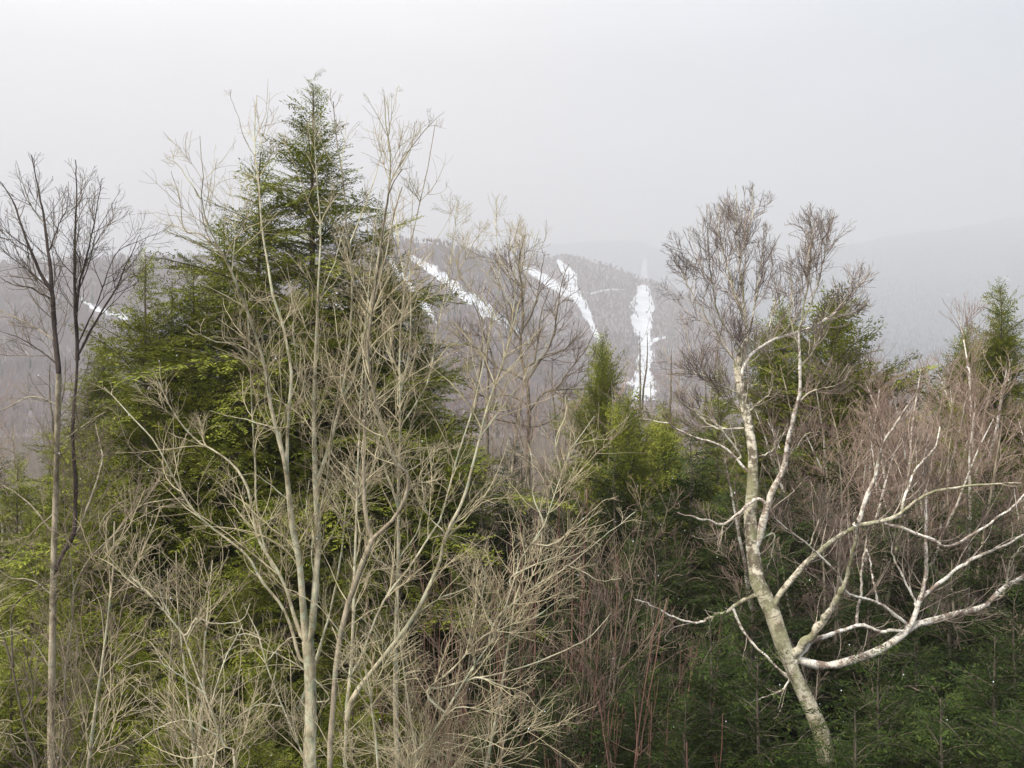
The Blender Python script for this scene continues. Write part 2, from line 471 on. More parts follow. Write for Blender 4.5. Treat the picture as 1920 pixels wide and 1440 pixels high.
bare_tree('forked_maple', 'slender olive-barked tree with a dark curved fork, right of the two tall stems', 'tree', 10.3, [
    '21 17: 620,1440 622,1350 630,1260 645,1170 665,1110 680,1065 698,1010',
    '14 4: 698,1010 720,990 740,970 760,930 767,895 757,877 745,875 715,800 700,740 690,660 700,560 710,487 720,413 730,357 753,317',
    '14 4: 698,1010 685,960 682,870 685,770 690,640 705,560 725,480 740,400 755,350',
    '5 2: 640,1190 600,1140 570,1120 540,1105', '5 2: 683,860 660,820 645,790 620,770', '5 2: 762,925 800,890 830,850 850,840',
    '5 2: 630,1260 660,1220 690,1190 705,1150',
], M['cherry'], M['maple_twig'], MAPLE, fine_m=M['maple_fine'], seed=22)

bare_tree('grey_maple', 'straight grey bare tree standing between the curved fork and the lichen-spotted trunk', 'tree', 10.8, [
    '25 2: 647,1440 650,1320 660,1220 662,1150 667,1020 672,870 677,745 690,560 700,450 712,360',
    '18 2: 660,1310 685,1275 740,1205 780,1150 825,1050 835,1000 865,945 885,880 900,820 915,760 950,660 985,520 1012,430',
    '9 3: 675,1240 700,1170 725,1115 760,1075 795,1020 825,975 840,920 860,845 882,780 900,700 925,580 937,526 933,462 926,392',
    '5 2: 900,820 945,760 990,700 1030,640', '5 2: 950,660 964,560 964,459 978,403', '4 1: 940,540 900,500 880,470 840,440',
    '4 1: 925,590 870,520 850,460 858,372', '4 1: 985,520 960,470 945,410',
    '5 2: 780,1150 830,1120 880,1100 930,1050', '4 1: 690,560 660,500 640,450 625,420', '5 2: 670,900 630,860 610,830 590,815',
    '5 2: 835,1000 800,960 790,900 795,850',
], M['maple'], M['maple_twig'], MAPLE, fine_m=M['maple_fine'], seed=23)

bare_tree('lichen_maple', 'bare tree with a lichen-spotted grey trunk standing right of the leaning dark limb', 'tree', 12.6, [
    '28 2: 745,1440 742,1345 741,1260 742,1170 745,1070 746,1000 747,920 750,820 751,745 748,650 760,520 775,430 787,380 800,329 809,279 816,235',
    '10 4: 735,920 722,885 712,840 697,785 690,720', '7 2: 751,745 770,640 769,507 770,435 775,341',
    '6 2: 748,900 790,870 815,845 840,840', '6 2: 742,1260 710,1200 690,1170 665,1150', '6 2: 752,800 800,720 819,620 840,520 850,441 859,372',
    '5 2: 750,700 720,640 715,560 708,480', '5 2: 760,520 745,450 742,400 750,350', '5 2: 744,1080 700,1040 680,1000 650,990', '5 2: 840,560 869,491 900,438 920,420',
    '5 2: 745,1050 780,1000 790,960 800,900', '4 1: 787,380 770,340 768,300',
], M['maple'], M['maple_twig'], MAPLE, fine_m=M['maple_fine'], seed=24)

bare_tree('leaning_maple', 'pale bare tree leaning right with long arching branches over the dark thicket', 'tree', 10.0, [
    '17 3: 770,1440 785,1425 815,1370 850,1310 890,1245 930,1190 950,1135 965,1070 1000,1020 1020,990 1040,940 1055,865 1080,835 1115,780',
    '9 3: 915,1205 935,1155 970,1125 1000,1100 1065,1060 1120,1015 1160,985 1190,960',
    '9 3: 800,1300 850,1255 900,1200 940,1180 1000,1160 1050,1125 1085,1120', '8 3: 820,1290 900,1270 960,1255 1010,1240 1080,1210 1110,1190 1145,1150',
    '8 2: 785,1425 800,1390 850,1395 900,1405 960,1385 1010,1365 1065,1357', '6 2: 900,1270 940,1285 985,1300 1005,1325 1020,1335',
    '6 2: 780,1410 760,1395 800,1380 870,1385 940,1370', '6 2: 1000,1020 1040,1020 1080,985 1130,940 1150,935',
    '6 2: 960,1080 1000,1060 1050,1040 1090,1000 1120,950', '6 2: 1020,985 1000,930 1000,880 990,830', '6 2: 1050,880 1040,830 1060,780 1060,740',
    '6 2: 890,1245 880,1180 895,1120 880,1050', '5 2: 1065,1060 1100,1075 1130,1090 1165,1085', '5 2: 815,1370 850,1330 900,1330 960,1345',
    '6 2: 930,1190 905,1130 910,1080 895,1030', '6 2: 795,1400 830,1420 900,1425 960,1440',
], M['maple'], M['maple_twig'], MAPLE, fine_m=M['maple_fine'], seed=25, dens=1.25)

bare_tree('wide_sapling', 'thin pale sapling with an outstretched top at lower left among green hemlock boughs', 'tree', 9.0, [
    '12 4: 441,1440 415,1390 400,1350 390,1315 370,1260 350,1200 320,1155 280,1115 245,1080',
    '6 2: 350,1190 370,1160 400,1170 450,1165 470,1130', '5 2: 395,1320 420,1240 445,1190 455,1170', '5 2: 320,1155 305,1120 300,1090 285,1060',
    '5 2: 385,1300 330,1260 290,1240 240,1250', '5 2: 410,1380 350,1350 290,1370 250,1400', '4 2: 350,1200 380,1140 390,1090',
    '4 2: 420,1400 450,1340 480,1320 500,1300',
], M['maple'], M['maple_twig'], MAPLE, fine_m=M['maple_fine'], seed=26, ws=0.75)

bare_tree('thin_sapling', 'thin grey sapling growing just left of the thick pale double trunk', 'tree', 9.6, [
    '9 3: 572,1440 535,1335 510,1290 500,1240 485,1185 470,1150 455,1130',
    '4 2: 500,1240 540,1200 560,1195', '4 2: 530,1325 490,1320 460,1335 430,1350', '4 2: 490,1200 460,1190 420,1200', '4 1: 510,1290 520,1240 515,1200',
], M['maple'], M['maple_twig'], MAPLE, fine_m=M['maple_fine'], seed=27, ws=0.75)

# big crooked birch on the right
bare_tree('old_birch', 'large crooked pale birch with thick peeling limbs sweeping right', 'tree', 13.0, [
    '72 24: 1552,1440 1540,1375 1515,1320 1490,1270 1465,1210 1445,1145 1420,1100 1410,1030 1405,960 1412,895 1407,820 1395,760 1384,720 1380,690 1391,660 1402,637',
    '27 8: 1425,1010 1435,960 1445,920 1465,880 1472,840 1480,785 1494,742 1498,694 1498,637 1504,600',
    '30 14: 1485,1235 1540,1245 1590,1235 1650,1215 1690,1190 1712,1175 1750,1162 1805,1147 1850,1135 1875,1115 1900,1092 1925,1080 1990,1040',
    '18 11: 1500,1225 1540,1200 1575,1185 1615,1175 1650,1182 1690,1182', '27 22: 1490,1225 1525,1185 1550,1155 1575,1120 1582,1100',
    '14 8: 1580,1110 1593,1050 1600,1005 1605,960', '23 6: 1455,1125 1500,1070 1540,1030 1570,1005 1610,982 1650,977 1685,967 1715,945 1750,925 1800,916 1860,910 1915,906',
    '12 6: 1655,978 1700,990 1740,1007 1770,1020 1810,1005 1865,975 1925,925', '15 5: 1612,975 1630,920 1642,875 1650,835 1675,795 1705,755 1722,725',
    '10 4: 1688,965 1700,920 1725,875 1750,840 1765,800', '19 5: 1706,1170 1725,1120 1735,1070 1735,1000 1735,945 1732,870 1740,815',
    '15 7: 1716,1135 1750,1100 1790,1065 1825,1045 1870,1030 1925,1000', '10 4: 1700,1168 1665,1140 1630,1122 1590,1110 1570,1075 1520,1020 1480,992 1452,970',
    '12 5: 1432,945 1415,938 1390,955 1355,980 1320,970 1270,962', '10 5: 1608,1172 1615,1110 1625,1030 1628,985', '8 4: 1645,1127 1637,1085 1630,1045 1622,1020',
    '8 3: 1710,1115 1680,1050 1668,1000 1662,965', '17 9: 1420,1115 1375,1137 1340,1152 1320,1163', '8 3: 1325,1164 1300,1165 1255,1152 1215,1130 1190,1125',
    '9 8: 1372,1138 1395,1180 1420,1215 1450,1250 1476,1266', '7 3: 1478,1280 1450,1302 1410,1315 1370,1340', '6 3: 1325,1160 1332,1175 1322,1192',
    '10 3: 1410,905 1392,875 1360,840 1325,827 1285,815 1250,795 1200,785', '8 3: 1385,850 1335,790 1300,770 1265,745', '9 3: 1392,750 1380,739 1350,727 1320,705 1249,701',
    '12 3: 1392,700 1402,675 1440,641 1485,626 1515,615 1545,600 1575,577 1612,532 1637,515', '8 2: 1402,640 1395,562 1387,469 1381,412 1378,345',
    '7 2: 1402,637 1416,570 1428,500 1440,420', '7 2: 1384,690 1350,640 1310,580 1280,520 1266,470', '7 2: 1391,660 1350,590 1335,520 1326,440 1324,394',
    '6 2: 1504,600 1515,525 1519,431 1502,385', '6 2: 1504,600 1530,540 1548,470 1560,405', '5 2: 1440,641 1450,590 1455,530 1445,470', '5 2: 1545,600 1580,590 1610,585 1635,570',
    '6 2: 1395,600 1370,520 1350,440 1350,380', '6 2: 1390,480 1400,430 1410,390 1412,345', '5 2: 1498,660 1480,600 1485,540 1478,490', '6 3: 1412,860 1440,850 1460,825 1480,800',
    '6 2: 1498,694 1530,650 1545,615 1560,600', '6 2: 1492,760 1530,730 1575,720 1600,690', '7 2: 1400,800 1340,800 1290,760 1250,750', '6 2: 1355,730 1310,690 1290,640 1280,590',
    '5 2: 1355,980 1350,1030 1362,1045', '7 3: 1880,1110 1890,1060 1910,1030 1925,1020', '6 3: 1850,1138 1890,1155 1925,1190',
    '6 2: 1400,770 1430,745 1445,720 1450,700', '6 2: 1450,1000 1440,1060 1420,1090', '5 2: 1520,1020 1540,960 1565,900', '5 2: 1480,850 1510,820 1540,810',
], M['birch'], M['birch_branch'], BIRCH, fine_m=M['birch_twig'], seed=31, ws=0.66, bigf=0.4, dens=1.05, low_w=0.5, wob=2.2, depth=0.5, pale=M['birch_pale'], pale_lines=(1, 2, 3, 7, 8, 9, 10, 11, 12, 13, 14, 15, 16, 18, 19, 20, 22, 25))

bare_tree('gnarled_oak', 'dark gnarled bare tree with a bushy twig crown in front of the ski trails', 'tree', 27.0, [
    '18 5: 993,1000 992,850 993,773 990,727 983,693 975,650 980,600 978,533 973,493 985,440',
    '9 3: 984,717 960,700 930,690 900,660 870,640 840,600', '9 3: 990,715 1005,690 1030,650 1042,600 1050,550 1062,500',
    '9 3: 993,770 1017,740 1040,733 1100,730 1150,720', '8 3: 990,760 950,740 910,745 870,720 830,700', '8 2: 978,620 1000,580 1015,520 1022,470',
    '7 2: 977,640 955,600 945,560 930,510', '7 2: 983,690 1020,670 1060,655 1090,620', '7 2: 978,540 965,520 955,480 960,430', '8 3: 1000,690 1010,640 1015,590 1030,540',
    '7 2: 930,690 905,620 895,570 900,530', '7 2: 1040,733 1070,690 1100,650 1120,610', '8 2: 990,800 1030,790 1070,760 1110,750', '8 2: 990,800 950,790 900,780 850,790',
], M['darkbark'], M['darktwig'], LV(3.0, (0.8, 2.2), 4.0, (0.4, 1.2), 4.0, (0.25, 0.7), up=0.08, opp=False, rb=0.006, rr=0.006, tip=0.004), 41, ws=0.55, dens=1.3)


# ------------------------------------------------------------------ generic bare trees, copied through the thicket
def bare_proto(name, label, cat, seed, stems, height, spread, r0, bark_m, twig_m, levels, lean=0.12, group=None):
    rng = np.random.default_rng(seed)
    K = 22
    N = stems
    az = rng.random(N) * 2 * np.pi
    d = np.stack([np.cos(az) * spread, np.sin(az) * spread, np.ones(N)], 1); d = unit(d)
    h = height * rng.uniform(0.72, 1.0, N); h[0] = height
    pts = np.empty((N, K, 3)); pts[:, 0] = np.stack([np.cos(az) * 0.12, np.sin(az) * 0.12, np.full(N, -0.2)], 1) * np.array([1 if N > 1 else 0, 1 if N > 1 else 0, 1])
    for k in range(1, K):
        pts[:, k] = pts[:, k - 1] + d * (h / (K - 1))[:, None]
        d = unit(d + rng.normal(0, lean * 0.5, (N, 3)) + np.array([0, 0, 0.05]))
    t = np.linspace(0, 1, K)[None, :]
    rad = r0 * rng.uniform(0.6, 1, (N, 1)) * (1 - t) ** 0.8 + 0.004
    root = thing(name, label, cat, (0, 0, 0), group)
    parents = [(pts, rad)]; parts = []
    for i in range(N):
        V, F, UV = tubes(pts[i:i + 1], rad[i:i + 1], 7)
        nm = 'trunk' if i == 0 else 'stem'
        obj(nm, mesh_from(nm, V, F, [bark_m], UV), root)
    for lv in levels:
        lv = dict(lv); src = lv.pop('src', [-1]); S = lv.pop('S', 4); S = min(S, 3)
        newp = [grow(*parents[s], rng, **lv) for s in src]
        pp = np.concatenate([a for a, _ in newp]); rr = np.concatenate([b for _, b in newp])
        parents.append((pp, rr)); parts.append(tubes(pp, rr, S))
    V, F, UV = join(parts)
    obj('crown', mesh_from('crown', V, F, [twig_m], UV), root)
    return root


def place(src, first, px, py_top, Y, h0, rot, label=None, group=None, wide=1.0):
    """Stand a copy on the ground so that its top is where the photograph has it."""
    x = (px - 960) / FP * Y
    zt = CAMZ + (720 - py_top) / FP * Y
    g = float(ground_z(x, Y))
    s = max((zt - g) / h0, 0.15)
    sc = (s * wide, s * wide, s)
    if first.get(src.name):
        return dup(src, (x, Y, g), rot, sc, label, group)
    first[src.name] = True
    src.location = (x, Y, g); src.rotation_euler = (0, 0, rot); src.scale = sc
    if label: src['label'] = label
    if group: src['group'] = group
    return src


first = {}
UPR = LV(4.5, (0.7, 2.2), 6, (0.35, 1.2), 6.0, (0.2, 0.6), up=0.16, opp=False, ang=(18, 42), wig=0.07, rb=0.0032, rr=0.0034, tip=0.0022, t0=0.25)
BRUSH = LV(3.2, (0.6, 1.8), 4.5, (0.3, 1.0), 4.0, (0.2, 0.6), up=0.06, opp=False, ang=(30, 65), wig=0.13, rb=0.0032, rr=0.0034, tip=0.0022, t0=0.15)
pb1 = bare_proto('slim_birch', '', 'tree', 51, 4, 10.0, 0.22, 0.075, M['birch_pale'], M['pink_twig'], UPR)
pb2 = bare_proto('slim_birch', '', 'tree', 52, 3, 10.0, 0.15, 0.085, M['birch_pale'], M['pink_twig'], UPR)
pg1 = bare_proto('grey_tree', '', 'tree', 53, 1, 10.0, 0.1, 0.11, M['darkbark'], M['grey_twig'], BRUSH)
pg2 = bare_proto('grey_tree', '', 'tree', 54, 3, 10.0, 0.25, 0.08, M['cherry'], M['pink_twig'], BRUSH)
ps1 = bare_proto('brush_shrub', '', 'shrub', 55, 9, 5.0, 0.45, 0.022, M['darkbark'], M['brown_twig'], BRUSH)
ps2 = bare_proto('red_shrub', '', 'shrub', 56, 14, 4.0, 0.7, 0.010, M['red_twig'], M['red_twig'],
                 LV(2.4, (0.4, 1.2), 2.0, (0.2, 0.6), 2.0, (0.1, 0.4), up=0.1, opp=False, ang=(20, 45), wig=0.06, rb=0.004, rr=0.004, tip=0.003))

pm1 = bare_proto('pale_sapling', '', 'tree', 57, 2, 8.0, 0.22, 0.034, M['maple'], M['maple_twig'], MAPLE)
pm2 = bare_proto('pale_sapling', '', 'tree', 58, 1, 8.0, 0.12, 0.040, M['maple'], M['maple_fine'], MAPLE, lean=0.07)
L = 'thin pale twiggy sapling among the low hemlock boughs at lower left'
G = 'pale saplings at lower left'
for px, py, Y, r, sr in [(30, 900, 10.5, 1, pm1), (190, 880, 11, 2, pm2), (260, 830, 12.5, 3, pm1), (150, 1020, 9.5, 4, pm2), (330, 1010, 10.5, 5, pm2), (70, 1080, 9.2, .5, pm1), (230, 1180, 9, 2.5, pm2)]:
    place(sr, first, px, py, Y, 8, r, L, G, 1.1)
L = 'thin pale sapling tangled under the leaning pale tree, left of the dark shade'
G = 'pale saplings under the leaning tree'
for px, py, Y, r, sr in [(640, 1010, 12, 1, pm1), (860, 940, 11.5, 2, pm2), (800, 1090, 10.2, 5, pm2)]:
    place(sr, first, px, py, Y, 8, r, L, G, 1.1)
T = 'slender pale-stemmed birches in the thicket right of the crooked birch'
place(pb1, first, 1655, 640, 17.5, 10, 0.3, 'many-stemmed pale birch forking upward in a V just right of the crooked birch', T)
place(pb2, first, 1740, 535, 20, 10, 1.1, 'tallest dark-topped birch of the thicket, midway between crooked birch and right-edge conifer', T)
place(pb1, first, 1800, 610, 22, 10, 2.2, 'slender white birch with straight stems left of the narrow right-edge conifer', T)
place(pb2, first, 1905, 690, 17, 10, 4.0, 'pale birch at the right edge in front of the narrow conifer', T)
place(pb1, first, 1590, 680, 21, 10, 3.5, 'brown-twigged birch in front of the rounded conifer behind the crooked birch', T)
L = 'thin bare tree with reddish brown twigs packed in the thicket right of the crooked birch'
G = 'bare trees packed in the right-hand thicket'
for px, py, Y, r, sr in [(1690, 650, 23, 1, pg2), (1770, 640, 25, 2, pb2), (1835, 670, 24, 3, pg2), (1880, 720, 19, 4, pg2), (1620, 720, 18, 5, pg2),
                         (1720, 720, 18.5, .5, pg2), (1800, 740, 17.5, 2.5, pg2), (1560, 760, 17.5, 3.3, pg2), (1655, 800, 16.5, 1.7, pg2), (1860, 800, 16, 2.9, pg2), (1640, 640, 24, 2.4, pb2), (1705, 600, 24.5, 3.4, pb1), (1760, 620, 23, .3, pb2), (1590, 700, 22, 1.3, pb1), (1810, 690, 21, 5.3, pb2), (1690, 690, 20, 4.3, pb1), (1745, 680, 20.5, 2.8, pg2), (1850, 740, 19.5, 1.1, pb2), (1920, 740, 20, 3.1, pg2), (1780, 790, 17, .9, pb1), (1610, 760, 19, 5.9, pb2), (1530, 700, 22, 4.1, pg2), (1600, 650, 21.5, .2, pg2), (1630, 670, 20.5, 1.9, pb2), (1670, 700, 19.5, 2.9, pg2), (1730, 640, 21, 3.9, pg2), (1775, 690, 19, 4.9, pb1), (1825, 640, 22.5, 5.9, pg2), (1870, 660, 22, .6, pb2), (1900, 640, 23.5, 1.6, pg2), (1700, 650, 22.5, 2.6, pg2), (1755, 730, 18.2, 3.6, pb2), (1680, 760, 17.4, 4.6, pg2)]:
    place(sr, first, px, py, Y, 10, r, L, G, 1.25)
L = 'small grey bare tree among the brush between the gnarled dark tree and the crooked birch'
G = 'grey bare trees in front of the main ski trail'
for px, py, Y, r, sr in [(1150, 590, 34, 1, pg1), (1225, 590, 33, 2, pg1), (1285, 560, 30, 3, pg2), (1190, 640, 30, 4.4, pg2), (1100, 640, 36, 5.1, pg1), (1255, 650, 26, .7, pg1), (1330, 620, 25, 3.9, pg1), (1170, 690, 25, 2.2, pg2), (1240, 700, 23, 3.3, pg2), (1300, 690, 22, 5.5, pg2), (1120, 720, 24, .4, pg2)]:
    place(sr, first, px, py, Y, 10, r, L, G, 1.15)
L = 'dusky bare tree standing in the brush below the leftmost ski trail in the middle'
G = 'dusky bare trees left of the gnarled dark tree'
for px, py, Y, r, sr in [(850, 560, 30, 1, pg1), (905, 560, 33, 2, pg1), (940, 610, 28, 3, pg2), (870, 680, 24, 4, pg2), (1040, 640, 31, 5, pg1), (1010, 720, 24, 6, pg2), (930, 740, 21, 1.5, pg2), (1060, 720, 26, 2.5, pg2), (835, 640, 25, .9, pg2), (900, 650, 25, 1.9, pg2), (960, 690, 23, 2.9, pg2), (1070, 660, 27, 3.9, pg2), (845, 730, 21, 4.9, pg2), (980, 770, 20, 5.9, pg2)]:
    place(sr, first, px, py, Y, 10, r, L, G, 1.15)
L = 'hazy brown bare tree in the woods beyond the black-topped tree'
G = 'bare trees behind the left edge'
for px, py, Y, r, sr in [(20, 650, 30, 1, pg1), (65, 690, 33, 2, pg2), (160, 640, 36, 3, pg1), (230, 690, 30, 4, pg2), (290, 720, 28, 5, pg1), (10, 760, 22, 6, pg2), (80, 780, 21, 1.3, pg2), (240, 800, 20, 2.3, pg2), (150, 760, 25, 4.3, pg2), (-40, 700, 24, 3.3, pg1)]:
    place(sr, first, px, py, Y, 10, r, L, G, 1.15)

# brush
L = 'tangled leafless brush in the gap between the leaning pale tree and the crooked birch'
G = 'brush between the leaning tree and the birch'
for px, py, Y, r in [(1090, 900, 17, 1), (1160, 960, 16, 2), (1230, 900, 18, 3), (1290, 960, 16, 4), (1120, 1060, 14.5, 5), (1330, 880, 17.5, 2.6)]:
    place(ps1, first, px, py, Y, 5, r, L, G, 0.75)
L = 'pinkish bare brush behind the arching branches of the leaning pale tree'
G = 'pinkish brush left of centre'
for px, py, Y, r in [(900, 780, 19, 1), (970, 800, 18, 2), (1030, 820, 17, 3), (870, 880, 16, 4), (950, 900, 15.5, 5), (1010, 960, 15, 6), (1060, 900, 16, 1.5), (840, 820, 18, 2.5), (1000, 740, 21, 3.5)]:
    place(ps1, first, px, py, Y, 5, r, L, G, 0.8)
L = 'brown twiggy brush under the pale birches at the right edge'
G = 'brush under the right-hand birches'
for px, py, Y, r in [(1560, 840, 19.5, 1), (1640, 850, 19, 2), (1700, 830, 20, 3), (1770, 850, 19.5, 4), (1840, 840, 20, 5), (1900, 860, 19, 6), (1500, 860, 20, 1.8), (1600, 780, 18.5, 2.8), (1730, 770, 18.5, 3.8), (1880, 790, 17.5, 1.2)]:
    place(ps1, first, px, py, Y, 5, r, L, G, 0.8)
L = 'olive-brown bare brush in front of the green boughs at the left edge'
G = 'brush at the left edge'
for px, py, Y, r in [(20, 900, 15, 1), (170, 930, 15, 2), (250, 1000, 13.5, 3)]:
    place(ps1, first, px, py, Y, 5, r, L, G, 0.75)
L = 'shrub with upright wine-red stems at the bottom centre'
G = 'red-stemmed shrubs'
for px, py, Y, r in [(1090, 1200, 11, 1), (1150, 1230, 11.4, 2), (1210, 1260, 11, 3), (1040, 1270, 11.5, 5)]:
    place(ps2, first, px, py, Y, 4, r, L, G, 0.6)

L = 'tall reddish-twigged brush seen through the arching branches of the leaning pale tree'
G = 'reddish brush left of centre'
for px, py, Y, r in [(880, 800, 14.5, 1), (940, 770, 15, 2), (1000, 810, 14.5, 3), (1060, 880, 14, 4), (1110, 900, 13.5, 5), (1010, 930, 13, 6)]:
    place(ps2, first, px, py, Y, 4, r, L, G, 0.45)


# ------------------------------------------------------------------ conifers
def bough(L, rng, dens=1.0, flat=0.12, lw=0.021):
    """One flat feathery spray of length L along +x. Returns leaf quads (n,4,3) and twig polylines."""
    K = 10
    s = np.linspace(0, 1, K)
    side = rng.normal(0, 0.05) * L
    ax = np.stack([s * L, side * s ** 2, -0.10 * L * s ** 2 + 0.05 * L * np.sin(s * 3.0)], 1)
    leaves = []; tw = [ax]
    spac = 0.085 / dens
    n = max(int(L * 0.92 / spac), 4)
    ss = np.linspace(0.08, 0.99, n)
    for i, q in enumerate(ss):
        for sd in (-1, 1):
            if rng.random() < 0.10: continue
            l2 = (0.42 * L * (1 - q) ** 0.85 + 0.13) * rng.uniform(0.65, 1.1)
            if q < 0.25: l2 *= 0.45 + 2.2 * q
            l2 = min(l2, 1.0)
            p = np.array([np.interp(q, s, ax[:, k]) for k in range(3)])
            a = math.radians(rng.uniform(38, 60))
            d = np.array([math.cos(a), sd * math.sin(a), rng.normal(0, 0.13)])
            m = max(int(l2 / 0.038), 2)
            v = np.linspace(0.06, 1.0, m)
            pp = p + d * (v * l2)[:, None]
            pp[:, 2] -= 0.18 * l2 * v ** 2
            if l2 > 0.3: tw.append(resample(np.vstack([p, pp]), 4))
            for sd2 in (-1, 1):
                a2 = np.radians(rng.uniform(25, 55, m)) * sd2
                base_a = math.atan2(d[1], d[0])
                ang = base_a + a2
                l3 = rng.uniform(0.055, 0.125, m) * (1.05 - 0.45 * v)
                dv = np.stack([np.cos(ang), np.sin(ang), rng.normal(-0.12, 0.22, m)], 1)
                dv = unit(dv)
                sv = np.stack([-np.sin(ang), np.cos(ang), rng.normal(0, 0.45, m)], 1); sv = unit(sv)
                w = lw * rng.uniform(0.6, 1.15, m)
                a0 = pp; a1 = pp + dv * (l3 * 0.45)[:, None] + sv * (w * 0.5)[:, None]
                a3 = pp + dv * (l3 * 0.45)[:, None] - sv * (w * 0.5)[:, None]; aa = pp + dv * l3[:, None]
                leaves.append(np.stack([a0, a1, aa, a3], 1))
    return np.concatenate(leaves), tw


BANK = {}
for Lb in (0.35, 0.7, 1.2, 1.9, 2.7):
    BANK[Lb] = [bough(Lb, np.random.default_rng(int(900 + Lb * 10 + k))) for k in range(4)]


def conifer(name, label, seed, H, slope, rmax, needle, spacing=0.16, per=5, up=0.15, droop=0.25, zlow=1.2, thin=0.06, top_thin=0.5, scale_leaf=1.0, power=0.9):
    """Whorled conifer of height H; boughs longer toward the base."""
    rng = np.random.default_rng(seed)
    root = thing(name, label, 'tree', (0, 0, 0))
    K = 24
    z = np.linspace(-0.3, H, K)
    wob = np.cumsum(rng.normal(0, 0.012, (K, 2)), 0); wob -= wob[0]
    tp = np.stack([wob[:, 0], wob[:, 1], z], 1)
    tr = 0.013 * (H - z) + 0.008
    V, F, UV = tubes(tp[None], tr[None], 9)
    obj('trunk', mesh_from('trunk', V, F, [M['conifer_bark']], UV), root)
    Ls, Tw = [], {}
    zz = zlow
    keys = np.array(sorted(BANK))
    while zz < H - 0.05:
        drop = H - zz
        n = per if drop > 1.0 else 3
        az0 = rng.random() * 6.28
        R0 = min(slope * drop ** power + 0.15, rmax)
        for k in range(n):
            if rng.random() < thin: continue
            az = az0 + k * 2 * np.pi / n + rng.normal(0, 0.25)
            L = R0 * (rng.uniform(0.45, 1.0) if rng.random() < 0.6 else rng.uniform(0.9, 1.28)) * (1 + 0.22 * math.sin(2 * az + zz * 1.7) )
            key = keys[np.argmin(np.abs(keys - L))]
            lv, tw = BANK[float(key)][rng.integers(4)]
            s = L / key * scale_leaf if False else L / key
            el = up + rng.normal(0, 0.30) + (0.55 * max(0, 1 - drop / 2.2)) - droop * min(1, drop / 7)
            ca, sa, ce, se = math.cos(az), math.sin(az), math.cos(el), math.sin(el)
            roll = rng.normal(0, 0.3)
            Rr = np.array([[1, 0, 0], [0, math.cos(roll), -math.sin(roll)], [0, math.sin(roll), math.cos(roll)]])
            Re = np.array([[ce, 0, -se], [0, 1, 0], [se, 0, ce]])
            Ra = np.array([[ca, -sa, 0], [sa, ca, 0], [0, 0, 1]])
            Mx = (Ra @ Re @ Rr) * s
            zq = zz + rng.uniform(-1.2, 1.2) * spacing
            o = np.array([np.interp(zq, z, tp[:, 0]), np.interp(zq, z, tp[:, 1]), zq])
            Ls.append(lv @ Mx.T + o)
            for t in tw:
                Tw.setdefault(len(t), []).append((t @ Mx.T + o, 0.007 * L + 0.003 if len(t) == 10 else 0.0028))
        zz += spacing * (0.75 + 0.5 * rng.random()) * (0.55 + 0.45 * min(1, drop / 3))
    # leader
    LV_ = np.concatenate(Ls)
    n = len(LV_)
    V1 = LV_.reshape(-1, 3); F1 = np.arange(n * 4).reshape(n, 4)
    parts = [(V1, F1, np.zeros((n, 4, 2)))]; mi = [np.zeros(n, int)]
    for k, lst in Tw.items():
        pts = np.array([a for a, _ in lst]); r = np.array([b for _, b in lst])
        tt = np.linspace(1, 0.25, k)[None, :]
        t_ = tubes(pts, r[:, None] * tt, 3); parts.append(t_); mi.append(np.ones(len(t_[1]), int))
    V, F, UV = join(parts)
    obj('crown', mesh_from('crown', V, F, [needle, M['conifer_bark']], None, np.concatenate(mi), smooth=False), root)
    return root


cA = conifer('hemlock', '', 61, 16.0, 0.40, 3.2, M['needle_a'], spacing=0.14, per=5, thin=0.10, up=0.30, power=1.15)
cB = conifer('hemlock', '', 62, 12.0, 0.50, 3.2, M['needle_a'], spacing=0.15, per=5, thin=0.08, droop=0.3, up=0.3)
cC = conifer('hemlock', '', 63, 9.0, 0.55, 3.0, M['needle_shade'], spacing=0.17, per=6, thin=0.05, droop=0.35)
cD = conifer('spruce', '', 64, 11.0, 0.44, 1.7, M['needle_a'], spacing=0.085, per=9, up=0.25, droop=0.1)
cE = conifer('cedar', '', 65, 8.0, 0.70, 2.3, M['needle_a'], spacing=0.12, per=9, up=0.5, droop=0.1, power=0.75)

place(cA, first, 580, 160, 17.0, 16, 0.4, 'tallest green hemlock rising pointed above all trees behind the pale forked tree')
place(cB, first, 482, 285, 17.3, 12, 1.2, 'narrow hemlock just left of the tallest one, its tip below the tallest tip', None, 0.85)
place(cB, first, 272, 478, 16.3, 12, 2.2, 'loose yellow-green hemlock standing left of the tallest one, tip level with the hill crest', None, 0.8)
place(cB, first, 318, 530, 17.0, 12, 0.2, 'low hemlock wedged between the loose yellow-green one and the bushy one', None, 0.85)
place(cB, first, 425, 420, 18.0, 12, 4.2, 'hemlock whose tip shows behind the left stems of the pale forked tree', None, 0.85)
place(cB, first, 655, 440, 18.3, 12, 5.2, 'hemlock hidden close behind the right side of the tallest hemlock', None, 1.1)
place(cA, first, 365, 492, 16.8, 16, 3.0, 'bushy hemlock between the leftmost loose hemlock and the narrow one', None, 0.85)
place(cA, first, 722, 400, 17.6, 16, 4.0, 'hemlock against the right shoulder of the tallest hemlock', None, 0.75)
place(cB, first, 785, 560, 18.2, 12, 5.0, 'shorter green hemlock at the foot of the leftmost middle ski trail', None, 0.75)
place(cD, first, 192, 640, 24, 11, 0.5, 'small thin evergreen in the gap right of the black-topped tree')
place(cD, first, 1880, 535, 22, 11, 1.5, 'narrow pointed evergreen standing against the blue hill near the right edge', None, 0.62)
place(cE, first, 1560, 575, 23, 8, 1.0, 'broad yellow-green rounded evergreen behind the right stem of the crooked birch', None, 1.0)
